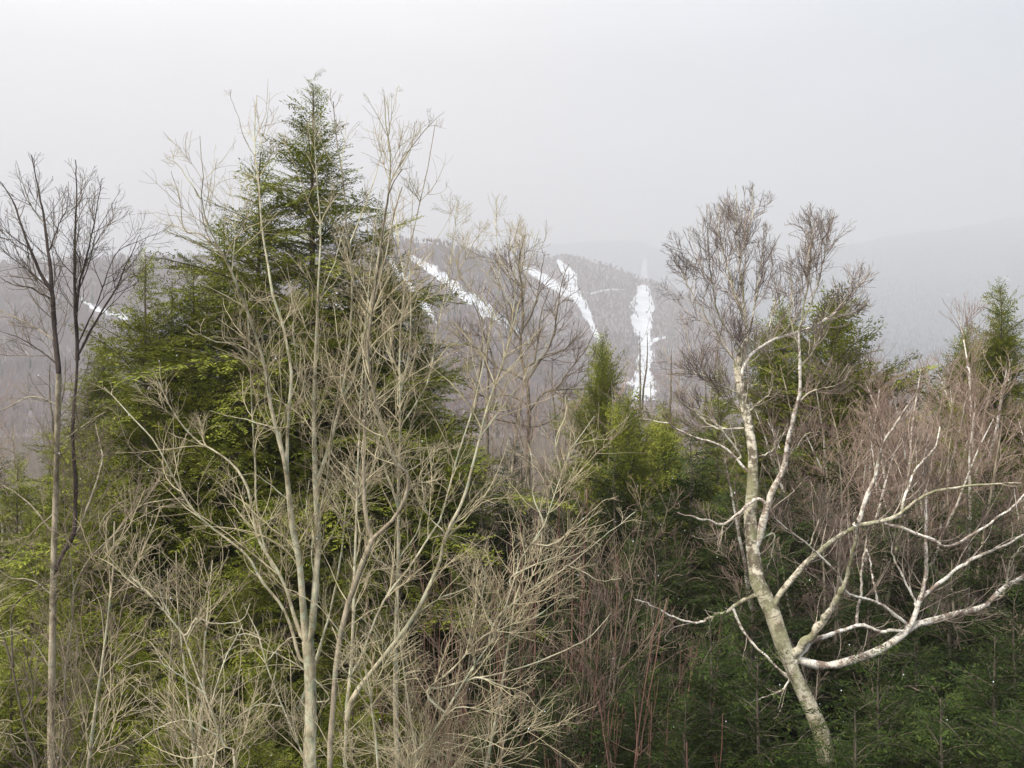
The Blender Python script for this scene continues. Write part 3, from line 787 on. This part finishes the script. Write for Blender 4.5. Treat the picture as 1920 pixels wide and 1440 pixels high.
place(cE, first, 1470, 600, 24, 8, 2.0, 'pointed yellow-green evergreen between the two upper stems of the crooked birch', None, 0.65)
place(cE, first, 1815, 640, 30, 8, 3.0, 'small yellowish evergreen top left of the narrow right-edge evergreen', None, 0.7)
place(cE, first, 1130, 655, 25, 8, 4.0, 'pointed light green evergreen beside the foot of the main ski trail', None, 0.55)
place(cE, first, 1175, 770, 21, 8, 5.0, 'bright green bushy evergreen below the main ski trail', None, 0.8)
place(cE, first, 1245, 790, 22, 8, 0.3, 'bright olive evergreen between the bushy one and the crooked birch', None, 0.7)
place(cB, first, 1345, 690, 21, 12, 0.9, 'dark evergreen directly behind the upper trunk of the crooked birch', None, 0.7)
place(cB, first, 1790, 760, 19, 12, 3.9, 'evergreen half hidden in the right-hand birch thicket', None, 0.6)
L = 'dark green hemlock in the shaded understory below the crooked birch'
G = 'understory hemlocks on the right'
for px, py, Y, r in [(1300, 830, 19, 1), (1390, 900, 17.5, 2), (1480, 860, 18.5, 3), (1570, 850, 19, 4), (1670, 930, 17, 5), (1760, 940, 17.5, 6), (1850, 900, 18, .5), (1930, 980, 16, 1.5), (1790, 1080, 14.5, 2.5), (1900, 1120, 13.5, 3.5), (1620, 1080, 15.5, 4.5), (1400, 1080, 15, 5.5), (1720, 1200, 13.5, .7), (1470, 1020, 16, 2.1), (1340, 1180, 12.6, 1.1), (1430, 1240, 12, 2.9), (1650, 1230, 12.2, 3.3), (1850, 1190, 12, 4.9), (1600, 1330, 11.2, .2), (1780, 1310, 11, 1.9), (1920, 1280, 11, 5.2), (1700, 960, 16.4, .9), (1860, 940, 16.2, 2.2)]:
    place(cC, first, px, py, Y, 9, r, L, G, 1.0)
L = 'green hemlock filling the shade behind the leaning pale tree in the centre'
G = 'understory hemlocks in the centre'
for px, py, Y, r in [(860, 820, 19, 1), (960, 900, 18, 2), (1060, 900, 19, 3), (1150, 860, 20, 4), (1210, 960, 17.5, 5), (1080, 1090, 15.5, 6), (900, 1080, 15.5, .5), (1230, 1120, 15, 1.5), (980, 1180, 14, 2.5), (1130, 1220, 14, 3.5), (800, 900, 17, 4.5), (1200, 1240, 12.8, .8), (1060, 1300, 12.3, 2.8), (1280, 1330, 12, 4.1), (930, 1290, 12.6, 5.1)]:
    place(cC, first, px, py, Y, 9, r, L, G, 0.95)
L = 'olive-green hemlock with drooping boughs low on the left behind the saplings'
G = 'understory hemlocks on the left'
for px, py, Y, r in [(30, 860, 20, 1), (120, 830, 19, 2), (210, 800, 20, 3), (290, 760, 19, 4), (60, 960, 17, 5), (180, 980, 16, 6), (300, 900, 16, .5), (380, 950, 15.5, 1.5), (480, 1000, 15, 2.5), (130, 1130, 14.5, 3.5), (250, 1150, 14, 4.5), (370, 1180, 13.8, 5.5), (500, 1200, 14, .2), (650, 1050, 15, 1.2), (20, 1200, 14, 2.2), (720, 1150, 14.5, 3.2), (150, 1250, 12.4, 1.4), (330, 1290, 12.2, 3.1), (480, 1320, 12.4, 4.6), (660, 1270, 12.8, 5.7)]:
    place(cB, first, px, py, Y, 12, r, L, G, 0.85)

# second rank far enough back to close the gaps between the near trees
L = 'far dark evergreen deep in the wood behind the near trees'
G = 'evergreens deep in the wood'
rr = np.random.default_rng(5)
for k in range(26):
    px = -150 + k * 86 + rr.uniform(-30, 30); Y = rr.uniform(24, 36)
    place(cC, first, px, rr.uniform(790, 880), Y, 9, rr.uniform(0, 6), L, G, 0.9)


# ------------------------------------------------------------------ ground and hills
def vnoise(x, y, seed, f):
    r = np.random.default_rng(seed); z = np.zeros_like(x)
    for k in range(7):
        a = r.uniform(0, 6.28); q = f * r.uniform(0.6, 2.2); z = z + np.sin((x * math.cos(a) + y * math.sin(a)) * q + r.uniform(0, 6.28)) / (1 + q / f)
    return z / 4


def leaf_litter():
    m, nt, b = new_mat('leaf_litter')
    oc = objco(nt)
    c = ramp(nt, noise(nt, oc, 3.0, 6, 0.7), [(0.35, (0.035, 0.027, 0.018)), (0.55, (0.075, 0.055, 0.035)), (0.7, (0.12, 0.09, 0.06))])
    nt.links.new(c, b.inputs['Base Color'])
    return m


def wood_floor(name, a, bcol, c):
    m, nt, b = new_mat(name)
    oc = objco(nt)
    k = ramp(nt, noise(nt, oc, 0.012, 6, 0.65), [(0.35, a), (0.52, bcol), (0.68, c)])
    k = mix(nt, 0.35, k, ramp(nt, noise(nt, oc, 0.12, 5, 0.7), [(0.35, a), (0.65, c)]))
    nt.links.new(k, b.inputs['Base Color'])
    return m


def grid_mesh(X, Y, Z):
    a, b = X.shape
    V = np.stack([X, Y, Z], -1).reshape(-1, 3); i = np.arange(a * b).reshape(a, b)
    F = np.stack([i[:-1, :-1], i[1:, :-1], i[1:, 1:], i[:-1, 1:]], -1).reshape(-1, 4)
    return V, F


ys = np.concatenate([np.linspace(-40, 160, 100), np.geomspace(175, 7600, 60)])
xs = np.concatenate([-np.geomspace(60, 5500, 40)[::-1], np.linspace(-55, 55, 56), np.geomspace(60, 5500, 40)])
X, Yg = np.meshgrid(xs, ys, indexing='ij')
V, F = grid_mesh(X, Yg, ground_z(X, Yg))
g = obj('ground', mesh_from('ground', V, F, [leaf_litter()])); g['kind'] = 'structure'

ZB = -13.0
HILLS = {}


def hill(name, ridge, D0, D1, bump, mat, seed, power=0.85):
    rx = np.array([p[0] for p in ridge], float); ry = np.array([p[1] for p in ridge], float)
    base = 720 + (CAMZ - ZB) / D0 * FP
    def ridge_py(px): return np.interp(px, rx, ry) + 2.0 * np.sin(px * 0.031 + seed) + 1.2 * np.sin(px * 0.083 + seed * 2)
    def surf(px, v):
        px = np.asarray(px, float); v = np.asarray(v, float)
        d = D0 + (D1 - D0) * v
        py = base + (ridge_py(px) - base) * v ** power
        x = (px - 960) / FP * d
        z = CAMZ + (720 - py) / FP * d
        z = z + bump * vnoise(x, d, seed, 2 * np.pi / (D1 * 0.25)) * np.sin(np.pi * np.clip(v, 0, 1))
        return x, d, z
    def v_of(px, py):
        q = (py - base) / (ridge_py(px) - base)
        return np.clip(q, 0.001, 1.0) ** (1 / power)
    pxs = np.linspace(rx[0], rx[-1], 260); vs = np.linspace(0, 1, 60)
    A, B = np.meshgrid(pxs, vs, indexing='ij')
    X, Yh, Z = surf(A, B)
    # far side of the hill
    nb = 14; t = np.linspace(0, 1, nb + 1)[1:]
    Xb = X[:, -1:] * (1 + 0.35 * t)[None]; Yb = Yh[:, -1:] * (1 + 0.35 * t)[None]
    Zb = Z[:, -1:] * (1 - t ** 1.5)[None] + (ZB - 3) * (t ** 1.5)[None]
    Xf = X[:, :1]; Yf = Yh[:, :1] * 0.97; Zf = np.full_like(Xf, ZB - 4)
    V, F = grid_mesh(np.hstack([Xf, X, Xb]), np.hstack([Yf, Yh, Yb]), np.hstack([Zf, Z, Zb]))
    o = obj(name, mesh_from(name, V, F, [mat])); o['kind'] = 'structure'
    HILLS[name] = (surf, v_of, (rx[0], rx[-1]), ridge_py)
    return o


mA = wood_floor('hill_floor', (0.11, 0.082, 0.085), (0.17, 0.135, 0.138), (0.235, 0.195, 0.195))
mB = wood_floor('mountain_floor_haze_blue', (0.035, 0.055, 0.08), (0.055, 0.078, 0.105), (0.08, 0.10, 0.13))  # blue of the distant haze painted into the floor colour
hill('hill', [(-900, 540), (-400, 505), (0, 494), (250, 487), (400, 484), (560, 470), (690, 448), (790, 453), (867, 470), (930, 486), (965, 535), (1000, 600), (1060, 690), (1130, 745), (1200, 775), (1700, 780), (2800, 785)], 420, 1150, 9, mA, 3)
hill('ski_hill', [(-300, 640), (500, 560), (800, 500), (930, 484), (1053, 482), (1080, 481), (1140, 497), (1203, 527), (1257, 540), (1350, 580), (1500, 640), (1700, 690), (2000, 720), (2800, 735)], 900, 1900, 14, mA, 5)
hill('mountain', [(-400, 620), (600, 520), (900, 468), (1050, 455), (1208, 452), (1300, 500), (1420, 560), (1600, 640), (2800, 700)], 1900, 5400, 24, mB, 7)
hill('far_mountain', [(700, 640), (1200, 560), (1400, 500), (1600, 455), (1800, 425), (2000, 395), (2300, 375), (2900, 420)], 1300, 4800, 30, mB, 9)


# ski trails: snow sheets lying on the hills
RUNS = [
    ('hill', 'ski_trail', '10 34 30 24 14: 762,478 850,543 905,580 940,602 1000,650'),
    ('hill', 'ski_trail', '10 20 26 14: 715,470 752,520 790,570 820,610'),
    ('hill', 'ski_trail', '6 11 9: 366,496 400,508 450,524'),
    ('hill', 'ski_trail', '5 7 4: 55,521 80,524 95,526'),
    ('hill', 'ski_trail', '7 16 12: 135,556 180,585 240,604'),
    ('hill', 'ski_trail', '20 40 30: 610,525 640,570 680,640'),
    ('ski_hill', 'ski_trail', '8 22 34 8: 980,502 1010,516 1050,545 1078,562'),
    ('ski_hill', 'ski_trail', '10 28 26 30 16 12: 1045,487 1065,515 1078,550 1095,582 1112,615 1130,650'),
    ('mountain', 'ski_trail', '14 17 19: 1209,484 1209,508 1210,531'),
    ('ski_hill', 'ski_trail', '22 36 36 18 30 40 54: 1206,535 1208,565 1205,590 1207,618 1210,655 1206,700 1203,752'),
    ('ski_hill', 'ski_trail', '12 9 5: 1208,650 1225,636 1250,632'),
    ('ski_hill', 'ski_trail', '3 5 3: 1105,555 1135,547 1170,545'),
    ('ski_hill', 'ski_trail', '9 14 10: 1140,712 1175,718 1215,735'),
    ('mountain', 'ski_trail', '8 14 10: 1312,512 1328,540 1342,575'),
    ('far_mountain', 'snow_patch', '5 9 4: 1882,521 1889,524 1897,527'),
    ('far_mountain', 'snow_patch', '4 5 3: 1774,556 1778,557 1781,558'),
]
run_polys = {}
for hname, nm, ln in RUNS:
    head, body = ln.split(':')
    ws = [float(w) for w in head.split()]
    pts = np.array([[float(c) for c in q.split(',')] for q in body.split()])
    n = max(int(np.linalg.norm(np.diff(pts, axis=0), axis=1).sum() / 3), 8)
    c = resample(pts, n)
    w = np.interp(np.linspace(0, 1, n), np.linspace(0, 1, len(ws)), ws) * (1.05 if len(ws) == 7 else 0.66)
    surf, v_of, _, _ = HILLS[hname]
    tang = unit(np.gradient(c, axis=0)); nrm = np.stack([-tang[:, 1], tang[:, 0]], 1)
    r = np.random.default_rng(int(pts[0, 0]))
    M_ = 7
    e1 = w * 0.5 * (1 + 0.22 * np.convolve(r.normal(0, 1, n + 4), np.ones(5) / 2.2, 'valid')) ; e2 = w * 0.5 * (1 + 0.22 * np.convolve(r.normal(0, 1, n + 4), np.ones(5) / 2.2, 'valid'))
    e1[0] *= .4; e2[0] *= .4; e1[-1] *= .3; e2[-1] *= .3
    s = np.linspace(0, 1, M_)
    G_ = c[:, None, :] + nrm[:, None, :] * ((-e1)[:, None] * (1 - s) + e2[:, None] * s)[:, :, None]
    px, py = G_[..., 0], G_[..., 1]
    x, d, z = surf(px, v_of(px, py))
    V, F = grid_mesh(x, d, z + 1.0)
    o = obj(nm, mesh_from(nm, V, F, [M['snow']])); o['kind'] = 'structure'
    run_polys.setdefault(hname, []).append((c, np.maximum(e1, e2)))


# woods on the hills: thousands of bare crowns and a few dark spires, one mass per hill
def hill_wood(hname, n, hgt, mats, seed, evergreen=0.12, vmax=1.0):
    surf, v_of, (a, b), _ = HILLS[hname]
    r = np.random.default_rng(seed)
    px = r.uniform(max(a, -250), min(b, 2250), n); v = r.random(n) ** 0.8 * vmax
    x, d, z = surf(px, v)
    base_px = px; py = 720 - (z - CAMZ) / d * FP
    keep = np.ones(n, bool)
    for c, hw in run_polys.get(hname, []):
        D = np.hypot(base_px[:, None] - c[None, :, 0], py[:, None] - c[None, :, 1])
        j = D.argmin(1); keep &= D[np.arange(n), j] > hw[j] * r.uniform(0.30, 1.1, n)
        # keep the crowns just below from hiding the snow
        below = (np.abs(base_px - c[j, 0]) < hw[j]) & (py > c[j, 1]) & (py - c[j, 1] < hw[j] + 0.5 * hgt / d * FP)
        keep &= ~(below & (r.random(n) < 0.8))
    x, d, z = x[keep], d[keep], z[keep]; n = len(x)
    ever = r.random(n) < evergreen * (0.4 + 1.6 * (vnoise(x, d, seed + 4, 2 * np.pi / 260) > 0.15))
    h = hgt * r.uniform(0.6, 1.15, n)
    Vs = []
    # bare crowns: slivers fanning from the stem
    nb = 5
    B = np.stack([x, d, z], 1)
    tri, mi = [], []
    for k in range(nb):
        az = r.random(n) * 6.28; sp = r.uniform(0.05, 0.30, n) * h; w = h * r.uniform(0.02, 0.05, n)
        p0 = B + np.stack([np.cos(az) * sp * .2, np.sin(az) * sp * .2, h * r.uniform(0.0, 0.35, n)], 1)
        p2 = B + np.stack([np.cos(az) * sp, np.sin(az) * sp, h * r.uniform(0.7, 1.0, n)], 1)
        pm = p0 * .45 + p2 * .55
        ww = np.stack([w, np.zeros(n), np.zeros(n)], 1) * 1.3
        tri.append(np.stack([p0, pm + ww, p2, pm - ww], 1)[~ever]); mi.append(np.zeros((~ever).sum(), int))
    for k in range(3):
        az = r.random(n) * 3.14; w = h * 0.16
        ww = np.stack([np.cos(az) * w, np.sin(az) * w, np.zeros(n)], 1); top = B + np.stack([0 * h, 0 * h, h * 1.1], 1)
        q = np.stack([B - ww, B + ww, top + ww * .05, top - ww * .05], 1)
        tri.append(q[ever]); mi.append(np.ones(ever.sum(), int))
    Q = np.concatenate(tri); m = len(Q)
    o = obj('hillside_wood', mesh_from('hillside_wood', Q.reshape(-1, 3), np.arange(m * 4).reshape(m, 4), mats, None, np.concatenate(mi), smooth=False))
    o['kind'] = 'stuff'
    o['label'] = {'hill': 'brown leafless woods covering the near hillside', 'ski_hill': 'greyish bare woods around the narrow ski trails', 'mountain': 'hazy woods on the cloud-capped mountain',
                  'far_mountain': 'blue-grey hazy woods on the far right mountain', 'valley': ''}[hname]
    o['category'] = 'woods'
    return o


w_far = plain('far_bare_crowns', (0.14, 0.108, 0.108), (0.20, 0.162, 0.160), 0.012)
w_blue = plain('far_wood_haze_blue', (0.035, 0.055, 0.08), (0.06, 0.085, 0.115), 0.01)  # crowns carry the same painted haze blue as the mountain floor
w_ever = plain('far_evergreens', (0.035, 0.05, 0.03), (0.06, 0.08, 0.045), 0.05)
hill_wood('hill', 50000, 9, [w_far, w_ever], 71, 0.05)
hill_wood('ski_hill', 52000, 9, [w_far, w_ever], 72, 0.08)
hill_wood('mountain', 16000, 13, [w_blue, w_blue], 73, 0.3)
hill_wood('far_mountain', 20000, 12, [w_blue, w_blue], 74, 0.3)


# valley wood: bare trees too many to count between the bank and the hills
def valley_wood():
    r = np.random.default_rng(81)
    n = 1500
    d = 62 + 400 * r.random(n) ** 1.3; px = r.uniform(-150, 2070, n)
    x = (px - 960) / FP * d; z = ground_z(x, d); h = r.uniform(8, 13, n) * np.where(d > 150, 1.15, 1.0)
    K = 5
    allp, allr = [], []
    for k in range(26):
        az = r.random(n) * 6.28; st = r.uniform(0.15, 0.6, n) * h; ln = (h - st) * r.uniform(0.4, 0.95, n); out = ln * r.uniform(0.1, 0.55, n)
        if k == 0: st = 0 * h; ln = h; out = 0.03 * h
        t = np.linspace(0, 1, K)
        pts = np.stack([x[:, None] + np.cos(az)[:, None] * out[:, None] * t, d[:, None] + np.sin(az)[:, None] * out[:, None] * t, z[:, None] + st[:, None] + ln[:, None] * t ** 1.15], -1)
        pts[:, 1:] += r.normal(0, 0.1, (n, K - 1, 3))
        rr0 = (0.011 if k else 0.06) * h / 10 * (1.3 if k else 1) 
        allp.append(pts); allr.append(rr0[:, None] * (1 - 0.85 * t)[None] * np.where(d > 150, 1.5, 1.1)[:, None])
    V, F, UV = tubes(np.concatenate(allp), np.concatenate(allr), 3)
    o = obj('valley_wood', mesh_from('valley_wood', V, F, [w_valley]))
    o['kind'] = 'stuff'; o['label'] = 'hazy brown leafless woods on the valley floor'; o['category'] = 'woods'


w_valley = plain('valley_crowns', (0.16, 0.125, 0.10), (0.31, 0.26, 0.21), 0.05)
valley_wood()

# falling snow: a sparse flurry of flakes
def flurry():
    r = np.random.default_rng(91); n = 380
    Y = r.uniform(3.0, 13.0, n); px = r.uniform(-100, 2020, n); py = r.uniform(500, 1500, n)
    c = np.stack([(px - 960) / FP * Y, Y, CAMZ + (720 - py) / FP * Y], 1)
    s = (0.0015 + 0.003 * r.random(n) ** 2) * (0.5 + Y / 12)
    octa = np.array([[1, 0, 0], [-1, 0, 0], [0, 1, 0], [0, -1, 0], [0, 0, 1.4], [0, 0, -1.4]], float)
    V = c[:, None, :] + octa[None] * s[:, None, None]
    f = np.array([[0, 2, 4], [2, 1, 4], [1, 3, 4], [3, 0, 4], [2, 0, 5], [1, 2, 5], [3, 1, 5], [0, 3, 5]])
    F = (f[None] + (np.arange(n) * 6)[:, None, None]).reshape(-1, 3)
    o = obj('falling_snow', mesh_from('falling_snow', V.reshape(-1, 3), F, [M['snow']]))
    o['kind'] = 'stuff'; o['label'] = 'scattered white snowflakes drifting in front of the dark trees'; o['category'] = 'snow'


flurry()

# ------------------------------------------------------------------ haze
def haze():
    top = 960.0
    x0, x1, y0, y1, z0, z1 = -9000, 9000, -300, 9200, -30, top
    V = np.array([[x0, y0, z0], [x1, y0, z0], [x1, y1, z0], [x0, y1, z0], [x0, y0, z1], [x1, y0, z1], [x1, y1, z1], [x0, y1, z1]], float)
    F = np.array([[0, 3, 2, 1], [4, 5, 6, 7], [0, 1, 5, 4], [1, 2, 6, 5], [2, 3, 7, 6], [3, 0, 4, 7]])
    m = bpy.data.materials.new('haze'); m.use_nodes = True
    nt = m.node_tree; nt.nodes.clear()
    o = nt.nodes.new('ShaderNodeOutputMaterial'); v = nt.nodes.new('ShaderNodeVolumePrincipled')
    v.inputs['Color'].default_value = (0.655, 0.66, 0.69, 1); v.inputs['Density'].default_value = HAZE
    v.inputs['Anisotropy'].default_value = 0.0
    nt.links.new(v.outputs[0], o.inputs['Volume'])
    b = obj('haze', mesh_from('haze', V, F, [m], smooth=False)); b['kind'] = 'stuff'
    b.display_type = 'WIRE'


HAZE = 0.00056
haze()

# ------------------------------------------------------------------ sky, sun, camera
SUN_EL, SUN_AZ = math.radians(50), math.radians(224)      # azimuth clockwise from +Y: behind the viewer, a little left
w = bpy.data.worlds.new('World'); scene.world = w; w.use_nodes = True
nt = w.node_tree; nt.nodes.clear()
out = nt.nodes.new('ShaderNodeOutputWorld'); bg = nt.nodes.new('ShaderNodeBackground')
bg.inputs['Strength'].default_value = 0.1
sky = nt.nodes.new('ShaderNodeTexSky'); sky.sky_type = 'NISHITA'; sky.sun_disc = False
sky.sun_elevation = SUN_EL; sky.sun_rotation = SUN_AZ; sky.dust_density = 4.0
tc = nt.nodes.new('ShaderNodeTexCoord')
sep = nt.nodes.new('ShaderNodeSeparateXYZ'); nt.links.new(tc.outputs['Generated'], sep.inputs[0])
# cloud cover: brighter toward the zenith, thinner and whiter toward the left
cl = ramp(nt, sep.outputs['Z'], [(0.0, (4.9, 5.0, 5.2)), (0.12, (5.8, 5.75, 5.85)), (0.3, (6.0, 5.9, 5.95)), (0.6, (13, 13, 12.9)), (1.0, (19, 19, 18.8))])
mpx = nt.nodes.new('ShaderNodeMapRange'); nt.links.new(sep.outputs['X'], mpx.inputs[0])
mpx.inputs[1].default_value = -0.5; mpx.inputs[2].default_value = 0.6
side = ramp(nt, mpx.outputs[0], [(0.0, (1.35, 1.33, 1.32)), (0.45, (1.0, 0.99, 0.99)), (1.0, (0.34, 0.50, 0.62))])
cl2 = mix(nt, 1.0, cl, side, 'MULTIPLY')
lay = ramp(nt, noise(nt, tc.outputs['Generated'], 2.2, 5, 0.55, (1, 1, 3.5)), [(0.3, (0.90, 0.90, 0.91)), (0.7, (1.10, 1.10, 1.10))])
cl2 = mix(nt, 1.0, cl2, lay, 'MULTIPLY')
cn = mix(nt, 0.10, cl2, sky.outputs[0])
nt.links.new(cn, bg.inputs['Color']); nt.links.new(bg.outputs[0], out.inputs['Surface'])

sl = bpy.data.lights.new('sun', 'SUN'); sl.energy = 3.2; sl.angle = math.radians(8); sl.color = (1.0, 0.93, 0.81)
so = bpy.data.objects.new('sun', sl); COL.objects.link(so)
dirv = Vector((math.sin(SUN_AZ) * math.cos(SUN_EL), math.cos(SUN_AZ) * math.cos(SUN_EL), math.sin(SUN_EL)))
so.rotation_euler = dirv.to_track_quat('Z', 'Y').to_euler()

cam = bpy.data.cameras.new('camera'); cam.sensor_width = 36; cam.lens = 36 * FP / 1920; cam.clip_start = 0.1; cam.clip_end = 40000
co = bpy.data.objects.new('camera', cam); COL.objects.link(co); co.location = (0, 0, CAMZ); co.rotation_euler = (math.radians(90), 0, 0)
scene.camera = co

vs = scene.view_settings
vs.view_transform = 'Standard'; vs.look = 'None'; vs.exposure = 0.96; vs.gamma = 1.0; vs.use_curve_mapping = False
cy = scene.cycles
cy.max_bounces = 5; cy.diffuse_bounces = 2; cy.glossy_bounces = 1; cy.transmission_bounces = 2; cy.volume_bounces = 1; cy.transparent_max_bounces = 4
cy.use_denoising = True
